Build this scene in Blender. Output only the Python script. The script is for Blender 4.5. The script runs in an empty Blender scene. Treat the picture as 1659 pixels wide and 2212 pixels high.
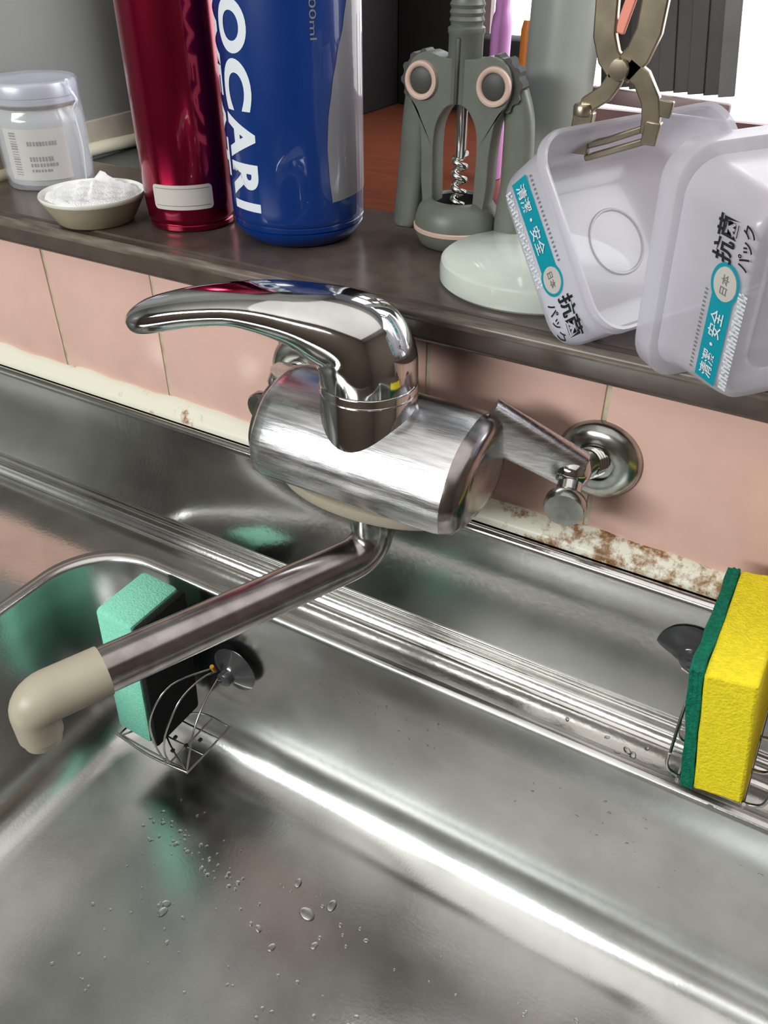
import bpy, bmesh, math, random
from mathutils import Vector, Matrix
random.seed(7)
SC = bpy.context.scene
COL = SC.collection
PI = math.pi
# ------------------------------------------------------------------ camera
F_PX, PITCH, YAW = 1805.0, math.radians(35.9), math.radians(30.2)
cam_d = bpy.data.cameras.new('camera'); cam = bpy.data.objects.new('camera', cam_d); COL.objects.link(cam)
cam.location = (0.0, -0.42, 0.3087)
cam.rotation_euler = (PI/2 - PITCH, 0, YAW)
cam_d.sensor_fit = 'VERTICAL'; cam_d.sensor_height = 24.0; cam_d.lens = 24.0*F_PX/2212.0
cam_d.clip_start = 0.01; cam_d.clip_end = 50
SC.camera = cam
# ------------------------------------------------------------------ world, lights, exposure
w = bpy.data.worlds.new('world'); SC.world = w; w.use_nodes = True
w.node_tree.nodes['Background'].inputs[0].default_value = (0.55, 0.6, 0.7, 1)
w.node_tree.nodes['Background'].inputs[1].default_value = 0.3

def area(name, loc, aim, sx, sy, power, col):
    l = bpy.data.lights.new(name, 'AREA'); l.shape = 'RECTANGLE'; l.size = sx; l.size_y = sy
    l.energy = power; l.color = col
    o = bpy.data.objects.new(name, l); COL.objects.link(o); o.location = loc
    d = Vector(aim) - Vector(loc); o.rotation_euler = d.to_track_quat('-Z', 'Y').to_euler()
    return o
area('rear_daylight', (-0.70, -2.12, 0.90), (-0.3, -0.1, 0.0), 1.9, 0.30, 58, (0.97, 1.0, 0.99))
area('front_daylight', (0.30, 0.57, 0.55), (0.0, -0.1, 0.0), 0.9, 0.7, 15, (0.93, 0.95, 1.0))
area('ceiling_fill', (0.2, -0.8, 1.46), (0.2, -0.8, 0.0), 2.0, 2.2, 10.0, (1.0, 0.97, 0.93))  # added broad overhead fill for ambient light, no fixture there
SC.view_settings.view_transform = 'Standard'; SC.view_settings.look = 'None'
SC.view_settings.exposure = 0.0; SC.view_settings.gamma = 1.0
SC.view_settings.use_curve_mapping = False
SC.cycles.use_denoising = True
SC.cycles.max_bounces = 10; SC.cycles.transparent_max_bounces = 12
SC.cycles.caustics_reflective = False; SC.cycles.caustics_refractive = False
SC.cycles.sample_clamp_indirect = 4.0

# ------------------------------------------------------------------ materials
def srgb(r, g, b):
    f = lambda c: (c/255/12.92) if c/255 <= 0.04045 else ((c/255+0.055)/1.055)**2.4
    return (f(r), f(g), f(b), 1)

def mat(name, col, rough=0.5, metal=0.0, var=0.0, vscale=40, bump=0.0, bscale=200, stretch=None,
        trans=0.0, coat=0.0, ior=1.45, emit=0.0, col2=None, alpha=1.0, rvar=0.0, sss=0.0, spec=0.5):
    m = bpy.data.materials.new(name); m.use_nodes = True
    nt = m.node_tree; b = nt.nodes['Principled BSDF']
    b.inputs['Base Color'].default_value = col
    b.inputs['Roughness'].default_value = rough; b.inputs['Metallic'].default_value = metal
    b.inputs['Transmission Weight'].default_value = trans; b.inputs['IOR'].default_value = ior
    b.inputs['Coat Weight'].default_value = coat; b.inputs['Alpha'].default_value = alpha
    b.inputs['Specular IOR Level'].default_value = spec
    if sss: b.inputs['Subsurface Weight'].default_value = sss; b.inputs['Subsurface Scale'].default_value = 0.01
    if emit: b.inputs['Emission Color'].default_value = col; b.inputs['Emission Strength'].default_value = emit
    tc = nt.nodes.new('ShaderNodeTexCoord'); mp = nt.nodes.new('ShaderNodeMapping')
    nt.links.new(tc.outputs['Object'], mp.inputs['Vector'])
    if stretch: mp.inputs['Scale'].default_value = stretch
    if var or col2 or rvar:
        n = nt.nodes.new('ShaderNodeTexNoise'); n.inputs['Scale'].default_value = vscale; n.inputs['Detail'].default_value = 6
        nt.links.new(mp.outputs[0], n.inputs['Vector'])
    if var or col2:
        cr = nt.nodes.new('ShaderNodeValToRGB')
        cr.color_ramp.elements[0].position = 0.35; cr.color_ramp.elements[1].position = 0.65
        c2 = col2 or tuple(c*(1+var) for c in col[:3])+(1,)
        c1 = col if col2 else tuple(c*(1-var) for c in col[:3])+(1,)
        cr.color_ramp.elements[0].color = c1; cr.color_ramp.elements[1].color = c2
        nt.links.new(n.outputs['Fac'], cr.inputs['Fac']); nt.links.new(cr.outputs['Color'], b.inputs['Base Color'])
    if rvar:
        mr = nt.nodes.new('ShaderNodeMapRange'); mr.inputs['To Min'].default_value = max(0, rough-rvar); mr.inputs['To Max'].default_value = rough+rvar
        nt.links.new(n.outputs['Fac'], mr.inputs['Value']); nt.links.new(mr.outputs[0], b.inputs['Roughness'])
    if bump:
        n2 = nt.nodes.new('ShaderNodeTexNoise'); n2.inputs['Scale'].default_value = bscale; n2.inputs['Detail'].default_value = 4
        nt.links.new(mp.outputs[0], n2.inputs['Vector'])
        bp = nt.nodes.new('ShaderNodeBump'); bp.inputs['Strength'].default_value = bump; bp.inputs['Distance'].default_value = 0.001
        nt.links.new(n2.outputs['Fac'], bp.inputs['Height']); nt.links.new(bp.outputs[0], b.inputs['Normal'])
    return m

def stain_mat(name, base, stain, dark, scale, x_lo, x_hi, rough=0.35):
    """pale caulk with brown and black mould stains that get denser between x_lo and x_hi (metres along the wall)"""
    m = mat(name, base, rough)
    nt = m.node_tree; b = nt.nodes['Principled BSDF']
    tc = nt.nodes.new('ShaderNodeTexCoord'); n = nt.nodes.new('ShaderNodeTexNoise'); n.inputs['Scale'].default_value = scale
    n.inputs['Detail'].default_value = 8; n.inputs['Roughness'].default_value = 0.7
    nt.links.new(tc.outputs['Object'], n.inputs['Vector'])
    sx = nt.nodes.new('ShaderNodeSeparateXYZ'); nt.links.new(tc.outputs['Object'], sx.inputs[0])
    mr = nt.nodes.new('ShaderNodeMapRange'); mr.inputs['From Min'].default_value = x_lo; mr.inputs['From Max'].default_value = x_hi
    mr.inputs['To Min'].default_value = 0.0; mr.inputs['To Max'].default_value = 0.16
    nt.links.new(sx.outputs['X'], mr.inputs['Value'])
    ad = nt.nodes.new('ShaderNodeMath'); ad.operation = 'ADD'; nt.links.new(n.outputs['Fac'], ad.inputs[0]); nt.links.new(mr.outputs[0], ad.inputs[1])
    cr = nt.nodes.new('ShaderNodeValToRGB'); e = cr.color_ramp.elements
    e[0].position = 0.60; e[0].color = base; e[1].position = 0.69; e[1].color = stain
    x = e.new(0.79); x.color = dark
    nt.links.new(ad.outputs[0], cr.inputs['Fac']); nt.links.new(cr.outputs['Color'], b.inputs['Base Color'])
    return m

M = {}
M['steel'] = mat('brushed_steel', (0.60, 0.605, 0.59, 1), 0.23, 1.0, var=0.10, vscale=18, bump=0.05, bscale=500, rvar=0.07)
M['deck_steel'] = mat('deck_steel', (0.66, 0.65, 0.63, 1), 0.13, 1.0, var=0.12, vscale=14, bump=0.05, bscale=300, rvar=0.06)
M['chrome'] = mat('chrome', (0.60, 0.60, 0.59, 1), 0.07, 1.0, var=0.08, vscale=60, rvar=0.04)
M['chrome_worn'] = mat('scratched_chrome', (0.66, 0.66, 0.67, 1), 0.25, 1.0, var=0.16, vscale=50, bump=0.08, bscale=120, stretch=(1, 6, 14), rvar=0.10)
M['chrome_pipe'] = mat('pipe_chrome', (0.37, 0.34, 0.33, 1), 0.2, 1.0, var=0.2, vscale=70, rvar=0.07)
M['flange'] = mat('tarnished_flange', (0.42, 0.43, 0.40, 1), 0.22, 1.0, var=0.3, vscale=60, rvar=0.12)
M['cream_plastic'] = mat('cream_plastic', srgb(178, 170, 150), 0.4, var=0.05)
M['tile'] = mat('pink_tile', srgb(230, 190, 177), 0.2, var=0.035, vscale=25)
M['grout'] = mat('grout', srgb(196, 188, 160), 0.8, var=0.2, vscale=120)
M['caulk'] = stain_mat('stained_caulk', srgb(232, 230, 212), srgb(150, 108, 62), srgb(38, 26, 18), 42, -0.20, -0.125)
M['caulk2'] = stain_mat('wall_caulk', srgb(228, 222, 196), srgb(150, 120, 80), srgb(70, 50, 30), 60, 5, 6)
M['sill'] = mat('sill_dark_laminate', srgb(82, 71, 64), 0.24, var=0.14, vscale=60, rvar=0.05)
M['sill_edge'] = mat('sill_pale_edge', srgb(108, 98, 88), 0.3, var=0.35, vscale=45, stretch=(1, 6, 6))  # paler, streakier brown for the bead along the ledge front
M['wallgray'] = mat('grey_wall_panel', srgb(140, 142, 138), 0.35, var=0.04, vscale=12)
M['beige'] = mat('beige_strip', srgb(176, 166, 150), 0.5, var=0.08)
M['room'] = mat('room_wall_paint', srgb(116, 102, 90), 0.7, var=0.05)
M['roomdark'] = mat('dark_cupboard', srgb(52, 42, 36), 0.5, var=0.1)
M['ceil'] = mat('ceiling_paint', srgb(205, 202, 196), 0.8, var=0.03)
M['wood'] = mat('red_brown_wood', srgb(112, 58, 38), 0.3, var=0.15, vscale=25, stretch=(1, 5, 1))
M['greyshelf'] = mat('grey_shelf', srgb(96, 98, 94), 0.4, var=0.05)
M['black'] = mat('black_matte', srgb(14, 11, 11), 0.8, var=0.2)
M['window'] = mat('lit_window_pane', (0.94, 0.96, 1.0, 1), 0.4, emit=2.5)
M['maroon'] = mat('maroon_metallic', srgb(150, 12, 52), 0.2, 0.85, var=0.06, coat=0.5)
M['blue'] = mat('blue_bottle', srgb(0, 48, 118), 0.28, coat=0.8, var=0.04)
M['blue_dark'] = mat('blue_base_ring', srgb(4, 48, 116), 0.22, coat=0.3, var=0.05)
M['silver_print'] = mat('silver_print', srgb(128, 127, 133), 0.4, 0.1, var=0.05, coat=0.8)
M['white_print'] = mat('white_print', srgb(228, 234, 240), 0.5)
M['white_label'] = mat('white_label', srgb(205, 200, 192), 0.5, var=0.03)
M['grey_print'] = mat('grey_print', srgb(120, 122, 124), 0.5)
M['ceramic'] = mat('ceramic', srgb(236, 236, 226), 0.2, coat=0.3)
M['ceramic_out'] = mat('unglazed_ceramic', srgb(176, 164, 140), 0.5, var=0.08)
M['salt'] = mat('salt', srgb(254, 254, 254), 0.7, bump=0.8, bscale=900, sss=0.1)
M['glassjar'] = mat('jar_content', srgb(182, 184, 184), 0.16, coat=0.6, var=0.06, vscale=20)
M['lid'] = mat('jar_lid', srgb(188, 190, 202), 0.35, 0.3, var=0.05)
M['gold'] = mat('gold_band', srgb(120, 92, 50), 0.25, 0.9, var=0.3)
M['film'] = mat('plastic_film', (0.92, 0.92, 1, 1), 0.12, alpha=0.22, coat=1.0)
M['cork'] = mat('grey_green_plastic', srgb(98, 101, 92), 0.42, var=0.06, vscale=90)
M['cork_dark'] = mat('dark_green_plastic', srgb(62, 62, 58), 0.5, var=0.1)
M['pinkring'] = mat('pink_beige_ring', srgb(196, 168, 152), 0.45, var=0.05)
M['screw'] = mat('screw_steel', (0.7, 0.7, 0.66, 1), 0.12, 1.0, var=0.05)
M['disc'] = mat('white_stone', srgb(206, 214, 202), 0.12, coat=0.6, var=0.03, sss=0.05)
M['pole'] = mat('pale_grey_pole', srgb(158, 163, 156), 0.38, var=0.03)
M['brass'] = mat('dull_brass', srgb(150, 140, 120), 0.3, 0.9, var=0.25, vscale=60)
M['coral'] = mat('coral_tint', srgb(240, 150, 130), 0.4)
M['slat'] = mat('dark_slat', srgb(66, 64, 62), 0.55, var=0.12)
M['slat2'] = mat('mid_slat', srgb(104, 102, 100), 0.55, var=0.1)
M['rail'] = mat('mauve_rail', srgb(128, 108, 108), 0.5, var=0.08)
M['pinkbottle'] = mat('pink_bottle', srgb(214, 150, 214), 0.3, trans=0.3)
M['orange'] = mat('orange_plastic', srgb(210, 120, 40), 0.4)
M['teal'] = mat('teal_print', srgb(0, 152, 170), 0.5)
M['ink'] = mat('black_print', srgb(26, 30, 32), 0.5)
M['sponge_y'] = mat('yellow_foam', srgb(246, 226, 40), 0.9, var=0.08, vscale=400, bump=0.8, bscale=700)
M['sponge_g'] = mat('green_scourer', srgb(0, 116, 88), 0.95, var=0.25, vscale=500, bump=1.0, bscale=900)
M['sponge_t'] = mat('mint_foam', srgb(150, 236, 208), 0.9, var=0.06, vscale=400, bump=0.7, bscale=700)
M['sponge_d'] = mat('black_scourer', srgb(16, 24, 22), 0.95, var=0.3, vscale=500, bump=1.0, bscale=900)
M['wire'] = mat('steel_wire', (0.45, 0.43, 0.4, 1), 0.2, 1.0, var=0.2)
M['darktip'] = mat('dark_weld', srgb(28, 24, 22), 0.5)
M['cup'] = mat('smoky_suction_cup', srgb(88, 88, 90), 0.18, trans=0.55, coat=0.5)
M['cup_dark'] = mat('black_suction_cup', srgb(26, 24, 26), 0.2, coat=0.5)
M['water'] = mat('water', (1, 1, 1, 1), 0.02, trans=1.0, ior=1.33)
M['yellowdot'] = mat('yellow_crumb', srgb(190, 140, 40), 0.6)

def tub_mat():
    m = bpy.data.materials.new('translucent_plastic'); m.use_nodes = True; nt = m.node_tree
    b = nt.nodes['Principled BSDF']; out = nt.nodes['Material Output']
    b.inputs['Base Color'].default_value = srgb(204, 202, 204); b.inputs['Roughness'].default_value = 0.25
    b.inputs['Coat Weight'].default_value = 0.3
    tl = nt.nodes.new('ShaderNodeBsdfTranslucent'); tl.inputs[0].default_value = srgb(216, 214, 222)
    tp = nt.nodes.new('ShaderNodeBsdfTransparent'); tp.inputs[0].default_value = (0.96, 0.96, 0.98, 1)
    m1 = nt.nodes.new('ShaderNodeMixShader'); m1.inputs[0].default_value = 0.35
    m2 = nt.nodes.new('ShaderNodeMixShader'); m2.inputs[0].default_value = 0.32
    nt.links.new(b.outputs[0], m1.inputs[1]); nt.links.new(tl.outputs[0], m1.inputs[2])
    nt.links.new(m1.outputs[0], m2.inputs[1]); nt.links.new(tp.outputs[0], m2.inputs[2])
    nt.links.new(m2.outputs[0], out.inputs[0])
    return m
M['tub'] = tub_mat()

# ------------------------------------------------------------------ helpers
def obj(name, bm, m, parent=None, smooth=35, kind=None):
    me = bpy.data.meshes.new(name)
    bmesh.ops.recalc_face_normals(bm, faces=bm.faces)
    bm.to_mesh(me); bm.free()
    if smooth:
        me.shade_smooth(); me.set_sharp_from_angle(angle=math.radians(smooth))
    me.materials.append(m)
    o = bpy.data.objects.new(name, me); COL.objects.link(o)
    if parent: o.parent = parent
    if kind: o['kind'] = kind
    return o

def thing(name, label, cat, loc=(0, 0, 0), group=None):
    o = bpy.data.objects.new(name, None); o.empty_display_size = 0.02; COL.objects.link(o)
    o.location = loc; o['label'] = label; o['category'] = cat
    if group: o['group'] = group
    return o

def tag(o, label, cat, group=None):
    o['label'] = label; o['category'] = cat
    if group: o['group'] = group
    return o

def move(bm, mtx):
    bmesh.ops.transform(bm, matrix=mtx, verts=bm.verts); return bm

def add_box(bm, x0, x1, y0, y1, z0, z1, bev=0.0, seg=2, rot=None, sub=0):
    r = bmesh.ops.create_cube(bm, size=1.0)
    vs = r['verts']
    mt = Matrix.Translation(((x0+x1)/2, (y0+y1)/2, (z0+z1)/2)) @ (rot or Matrix.Identity(4)) @ Matrix.Diagonal((x1-x0, y1-y0, z1-z0, 1))
    bmesh.ops.transform(bm, matrix=mt, verts=vs)
    if bev:
        es = list({e for v in vs for e in v.link_edges})
        bmesh.ops.bevel(bm, geom=es, offset=bev, segments=seg, profile=0.5, affect='EDGES')
    return bm

def box(*a, **k):
    return add_box(bmesh.new(), *a, **k)

def add_lathe(bm, prof, mtx=None, n=48, cap=True):
    """prof: list of (r, z)"""
    rings = []
    for r, z in prof:
        if r < 1e-6:
            rings.append([bm.verts.new((0, 0, z))]); continue
        rings.append([bm.verts.new((r*math.cos(2*PI*i/n), r*math.sin(2*PI*i/n), z)) for i in range(n)])
    for a, b in zip(rings, rings[1:]):
        if len(a) == 1 and len(b) == 1: continue
        for i in range(n):
            j = (i+1) % n
            if len(a) == 1: bm.faces.new((a[0], b[i], b[j]))
            elif len(b) == 1: bm.faces.new((a[i], a[j], b[0]))
            else: bm.faces.new((a[i], a[j], b[j], b[i]))
    if cap:
        for r in (rings[0], rings[-1]):
            if len(r) > 1: bm.faces.new(r)
    if mtx is not None:
        bmesh.ops.transform(bm, matrix=mtx, verts=[v for r in rings for v in r])
    return bm

def lathe(prof, mtx=None, n=48, cap=True):
    return add_lathe(bmesh.new(), prof, mtx, n, cap)

def axis_mtx(p, d):
    """matrix taking +Z to direction d at point p"""
    return Matrix.Translation(p) @ Vector(d).to_track_quat('Z', 'Y').to_matrix().to_4x4()

def catmull(pts, k=8, closed=False):
    P = [Vector(p) for p in pts]; n = len(P); out = []
    rng = range(n) if closed else range(n-1)
    for i in rng:
        if closed: a, b, c, d = P[i-1], P[i], P[(i+1) % n], P[(i+2) % n]
        else: a, b, c, d = P[max(i-1, 0)], P[i], P[i+1], P[min(i+2, n-1)]
        for s in range(k):
            t = s/k
            out.append(0.5*((2*b)+(c-a)*t+(2*a-5*b+4*c-d)*t*t+(3*b-a-3*c+d)*t**3))
    if not closed: out.append(P[-1])
    return out

def add_tube(bm, pts, r, n=16, cap=True, flat=1.0):
    """pts list of Vector; r float or list"""
    P = [Vector(p) for p in pts]; R = r if isinstance(r, (list, tuple)) else [r]*len(P)
    tan = [(P[min(i+1, len(P)-1)]-P[max(i-1, 0)]).normalized() for i in range(len(P))]
    up = Vector((0, 0, 1)) if abs(tan[0].z) < 0.9 else Vector((1, 0, 0))
    nrm = (up - tan[0]*up.dot(tan[0])).normalized(); rings = []
    for i, p in enumerate(P):
        nrm = (nrm - tan[i]*nrm.dot(tan[i])).normalized(); bi = tan[i].cross(nrm)
        rings.append([bm.verts.new(p + (nrm*math.cos(2*PI*k/n)*flat + bi*math.sin(2*PI*k/n))*R[i]) for k in range(n)])
    for a, b in zip(rings, rings[1:]):
        for i in range(n):
            j = (i+1) % n; bm.faces.new((a[i], a[j], b[j], b[i]))
    if cap:
        bm.faces.new(rings[0]); bm.faces.new(rings[-1])
    return bm

def tube(pts, r, n=16, cap=True, flat=1.0):
    return add_tube(bmesh.new(), pts, r, n, cap, flat)

def loft(rings, cap0=True, cap1=True, bm=None):
    bm = bm or bmesh.new(); R = [[bm.verts.new(p) for p in r] for r in rings]; n = len(R[0])
    for a, b in zip(R, R[1:]):
        for i in range(n):
            j = (i+1) % n; bm.faces.new((a[i], a[j], b[j], b[i]))
    if cap0: bm.faces.new(R[0])
    if cap1: bm.faces.new(R[-1])
    return bm

def rrect(x0, x1, y0, y1, r, z, n=10):
    """rounded rectangle loop, counter-clockwise"""
    out = []
    for cx, cy, a0 in ((x1-r, y1-r, 0), (x0+r, y1-r, 90), (x0+r, y0+r, 180), (x1-r, y0+r, 270)):
        for i in range(n+1):
            a = math.radians(a0+90*i/n); out.append(Vector((cx+r*math.cos(a), cy+r*math.sin(a), z)))
    return out

def extrude_profile(prof, x0, x1, nx=2):
    """prof: list of (y,z) open polyline swept along X"""
    bm = bmesh.new(); cols = []
    for i in range(nx):
        x = x0+(x1-x0)*i/(nx-1); cols.append([bm.verts.new((x, y, z)) for y, z in prof])
    for a, b in zip(cols, cols[1:]):
        for i in range(len(prof)-1): bm.faces.new((a[i], a[i+1], b[i+1], b[i]))
    return bm

def arc(cy, cz, r, a0, a1, n=8):
    return [(cy+r*math.cos(math.radians(a0+(a1-a0)*i/n)), cz+r*math.sin(math.radians(a0+(a1-a0)*i/n))) for i in range(n+1)]

def text_bm(s, w, h, fat=0.0, step=None):
    """flat lettering mesh in a w x h box whose lower left corner is the origin"""
    c = bpy.data.curves.new('t', 'FONT'); c.body = s; c.size = 1.0; c.offset = fat; c.resolution_u = 8
    o = bpy.data.objects.new('t', c); COL.objects.link(o)
    dg = bpy.context.evaluated_depsgraph_get(); me = bpy.data.meshes.new_from_object(o.evaluated_get(dg))
    bm = bmesh.new(); bm.from_mesh(me)
    bpy.data.objects.remove(o); bpy.data.curves.remove(c); bpy.data.meshes.remove(me)
    xs = [v.co.x for v in bm.verts]; ys = [v.co.y for v in bm.verts]
    ax, ay = min(xs), min(ys); sx = w/(max(xs)-ax); sy = h/(max(ys)-ay)
    for v in bm.verts: v.co = Vector(((v.co.x-ax)*sx, (v.co.y-ay)*sy, 0))
    if step:
        k = step
        while k < h:
            g = bm.verts[:]+bm.edges[:]+bm.faces[:]
            bmesh.ops.bisect_plane(bm, geom=g, plane_co=(0, k, 0), plane_no=(0, 1, 0)); k += step
    return bm

def merge(bms):
    out = bmesh.new()
    for b in bms:
        me = bpy.data.meshes.new('x'); b.to_mesh(me); b.free(); out.from_mesh(me); bpy.data.meshes.remove(me)
    return out

def grid_bm(x0, x1, y0, y1, nx=1, ny=1):
    bm = bmesh.new(); V = [[bm.verts.new((x0+(x1-x0)*i/nx, y0+(y1-y0)*j/ny, 0)) for j in range(ny+1)] for i in range(nx+1)]
    for i in range(nx):
        for j in range(ny): bm.faces.new((V[i][j], V[i+1][j], V[i+1][j+1], V[i][j+1]))
    return bm

def wrap(bm, R, ang0, z0, down=True):
    """wrap flat art (x reading direction, y up) on a cylinder about Z. down=True: reading direction runs down,
    letter tops point to increasing angle"""
    for v in bm.verts:
        x, y = v.co.x, v.co.y
        if down: a = ang0 + y/R; z = z0 - x
        else: a = ang0 + x/R; z = z0 + y
        v.co = Vector((R*math.cos(a), R*math.sin(a), z))
    return bm

# ------------------------------------------------------------------ structure
def struct(name, bm, m, smooth=0, parent=None):
    o = obj(name, bm, m, parent, smooth)
    if not parent: o['kind'] = 'structure'
    return o
XL, XR, YF, YB, ZF, ZC = -0.655, 1.7, -2.2, 0.62, -0.95, 1.5
X2, XD = -2.2, -1.25
struct('floor', box(X2-.1, XR+.1, YF-.1, YB+.1, ZF-.05, ZF), M['roomdark'])
struct('ceiling', box(X2-.1, XR+.1, YF-.1, YB+.1, ZC, ZC+.05), M['ceil'])
struct('wall_right', box(XR, XR+.06, YF, YB, ZF, ZC), M['room'])
struct('wall_front', box(X2-.06, XR+.06, YF-.06, YF, ZF, ZC), M['room'])
wl = struct('wall_left', merge([box(XL-.05, XL, 0.0, YB, .1035, ZC), box(X2, XL-.05, 0.0, .05, .1035, ZC), box(X2-.06, X2, YF, 0.05, ZF, ZC)]), M['wallgray'])
struct('skirting_strip', box(XL, XL+.004, .0, YB, .124, .150, .001), M['beige'], parent=wl)

# tiled wall behind the tap
wb = struct('wall_back', box(X2, XR, -0.0019, 0.05, ZF, 0.1025), M['grout'])
pitch = 0.1117
tile_me = None
for row in range(2):
    for k in range(-11, 8):
        x0 = -0.0999 + k*pitch + 0.0014; x1 = x0 + pitch - 0.0028
        zt = 0.1020 if row == 0 else -0.0097; zb = -0.0077 if row == 0 else -0.1175
        if x1 > XR: continue
        if x1 - x0 < pitch-0.004:
            struct('tile', box(x0, x1, -0.003, 0.002, zb, zt, 0.0008), M['tile'], parent=wb, smooth=30)
            continue
        if tile_me is None:
            o = struct('tile', box(-pitch/2+.0014, pitch/2-.0014, -0.0025, 0.0025, -.05485, .05485, 0.0009, 2), M['tile'], parent=wb, smooth=30)
            tile_me = o.data
        else:
            o = bpy.data.objects.new('tile', tile_me); COL.objects.link(o); o.parent = wb
        o.location = ((x0+x1)/2, -0.0005+random.uniform(-.0002, .0002), (zt+zb)/2)

# silicone bead between tiles and sink, slightly lumpy
bm = bmesh.new(); N = 360; cols = []
for i in range(N):
    x = XD + (0.52-XD)*i/(N-1)
    j = 0.0009*math.sin(x*57)+0.0006*math.sin(x*131+1)+random.uniform(-.0002, .0002)
    pr = [(-.0028, .0005+j), (-.0045, .0003+j), (-.0075, -.0030), (-.0118, -.0085), (-.0138, -.0112+j*.4), (-.0135, -.0135), (-.001, -.0135)]
    cols.append([bm.verts.new((x, y, z)) for y, z in pr])
for a, b in zip(cols, cols[1:]):
    for i in range(len(a)): bm.faces.new((a[i], a[(i+1) % len(a)], b[(i+1) % len(a)], b[i]))
tr = obj('trim_1', bm, M['caulk'], None, 60); tr['kind'] = 'structure'
tr2 = obj('trim_2', tube(catmull([(XL+.003, .0, .124), (XL+.003, .08, .124), (XL+.0035, .16, .126), (XL+.003, .25, .124), (XL+.003, .5, .124)], 6), 0.006, 10), M['caulk2'], None, 60)
tr2['kind'] = 'structure'

# dark ledge above the tiles
sill = thing('window_ledge', 'dark brown glossy ledge above the pink tiles carrying the bottles', 'ledge')
prof = [(.148, .1035), (-.0125, .1035)] + arc(-.0155, .1080, .0045, -90, -180, 5) + [(-.020, .1190)] + arc(-.0175, .1190, .0025, 180, 95, 5) + \
       [(-.0145, .1210), (-.0135, .1203), (-.0120, .1203), (-.0050, .1208), (-.0042, .1220), (.135, .1220), (.140, .1218), (.148, .1190), (.148, .1035)]
obj('ledge_top', extrude_profile(prof, XL, 1.2), M['sill'], sill, 30)
obj('edge_bead', extrude_profile([(-.0199, .1165), (-.0207, .1195), (-.0195, .1222), (-.0172, .1230), (-.0150, .1222), (-.0134, .1206)], XL, 1.2), M['sill_edge'], sill, 50)

# what lies beyond the ledge
o = obj('wooden_counter', box(-.62, .9, .150, .60, .080, .1130, .002), M['wood'], None, 30)
tag(o, 'reddish brown wooden counter beyond the dark ledge, seen behind the corkscrew', 'counter')
o = obj('grey_shelf', box(XL+.001, -.50, .1505, .30, .1135, .1170, .001), M['greyshelf'], None, 30)
tag(o, 'grey shelf end behind the salt dish at the left wall', 'shelf')
win = obj('window_1', box(-.452, 1.2, .600, .606, .08, 1.1), M['window'], None, 0); win['kind'] = 'structure'
obj('window_frame', merge([box(-.46, -.448, .59, .612, .08, 1.12), box(-.46, 1.2, .59, .612, .113, .125), box(-.46, 1.2, .59, .612, 1.08, 1.12)]), M['rail'], win, 0)
bc = thing('black_cupboard', 'black cupboard standing behind the maroon and blue bottles', 'cupboard')
obj('side_panel', box(-.600, -.552, .22, .60, .1135, .75, .002), M['black'], bc, 30)
obj('back_panel', box(-.5515, -.462, .56, .585, .1135, .75, .002), M['black'], bc, 30)
o = obj('black_box', box(-.4600, -.385, .545, .588, .1135, .192, .004), M['black'], None, 30)
tag(o, 'small black box on the wooden counter below the bright window gap', 'box')
# pink and orange bottles behind the corkscrew
o = obj('pink_bottle', lathe([(0, 0), (.008, 0), (.0085, .003), (.0085, .116), (.0075, .124), (.006, .128), (.006, .140), (0, .140)], Matrix.Translation((-.309, .30, .1135)), 24), M['pinkbottle'], None)
tag(o, 'slim pink translucent bottle behind the corkscrew, in front of the window', 'bottle')
o = obj('orange_tube', lathe([(0, 0), (.0055, 0), (.0055, .122), (.004, .128), (0, .128)], Matrix.Translation((-.2640, .246, .1135)), 20), M['orange'], None)
tag(o, 'thin orange tube beside the pale grey pole', 'tube')

# hanging dark slats at the window
bl = thing('slatted_screen', 'dark grey vertical slatted screen hanging before the bright window', 'screen', (-.158, .22, .207))
rotm = Matrix.Rotation(math.radians(-8), 4, 'Y')
for k in range(9):
    sl = obj('slat', box(-.0053, .0053, -.0012+.0018*(k % 2), .0008+.0018*(k % 2), 0, .30, .0006), M['slat2'] if k == 8 else M['slat'], bl, 0)
    sl.location = (-.034+.0100*k+.0015, 0, 0); sl.rotation_euler = (0, math.radians(-8), 0)
rl = obj('bottom_rail', box(-.045, .052, -.003, .004, -.012, -.002, .002), M['rail'], bl, 30); rl.rotation_euler = (0, math.radians(2), 0)
hd = obj('head_rail', box(-.085, .015, -.004, .005, .29, .31, .002), M['slat'], bl, 30)

# ------------------------------------------------------------------ sink
sink = thing('kitchen_sink', 'brushed stainless steel kitchen sink with rounded basin below the tap', 'sink')
DZ = -.1070
prof = [(-.004, -.0145), (-.0120, -.0145)] + arc(-.0130, -.0205, .0060, 90, 180, 8) + [(-.0202, -.050)] + arc(-.0310, -.0860, .0105, 180, 270, 10)
prof += [(p.y, p.z) for p in catmull([(0, -.0350, -.0965), (0, -.0368, -.0968), (0, -.0385, -.0985), (0, -.0400, -.0990), (0, -.0425, -.0992), (0, -.0442, -.1004), (0, -.0462, -.1034), (0, -.0488, -.1062), (0, -.0515, -.1069), (0, -.0550, DZ)], 4)]
g = obj('backguard', extrude_profile(prof, XD, .50), M['deck_steel'], sink, 50)
IX0, IX1, IY0, IY1, RR = -.466, .30, -.405, -.0775, .054
def ring(d, z, n=14):
    return rrect(IX0+d, IX1-d, IY0+d, IY1-d, max(RR-d*.6, .02), z, n)
inner = ring(-.0110, DZ)
OX0, OX1, OY0, OY1 = XD, .50, -.52, -.0550
outer = []
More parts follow.
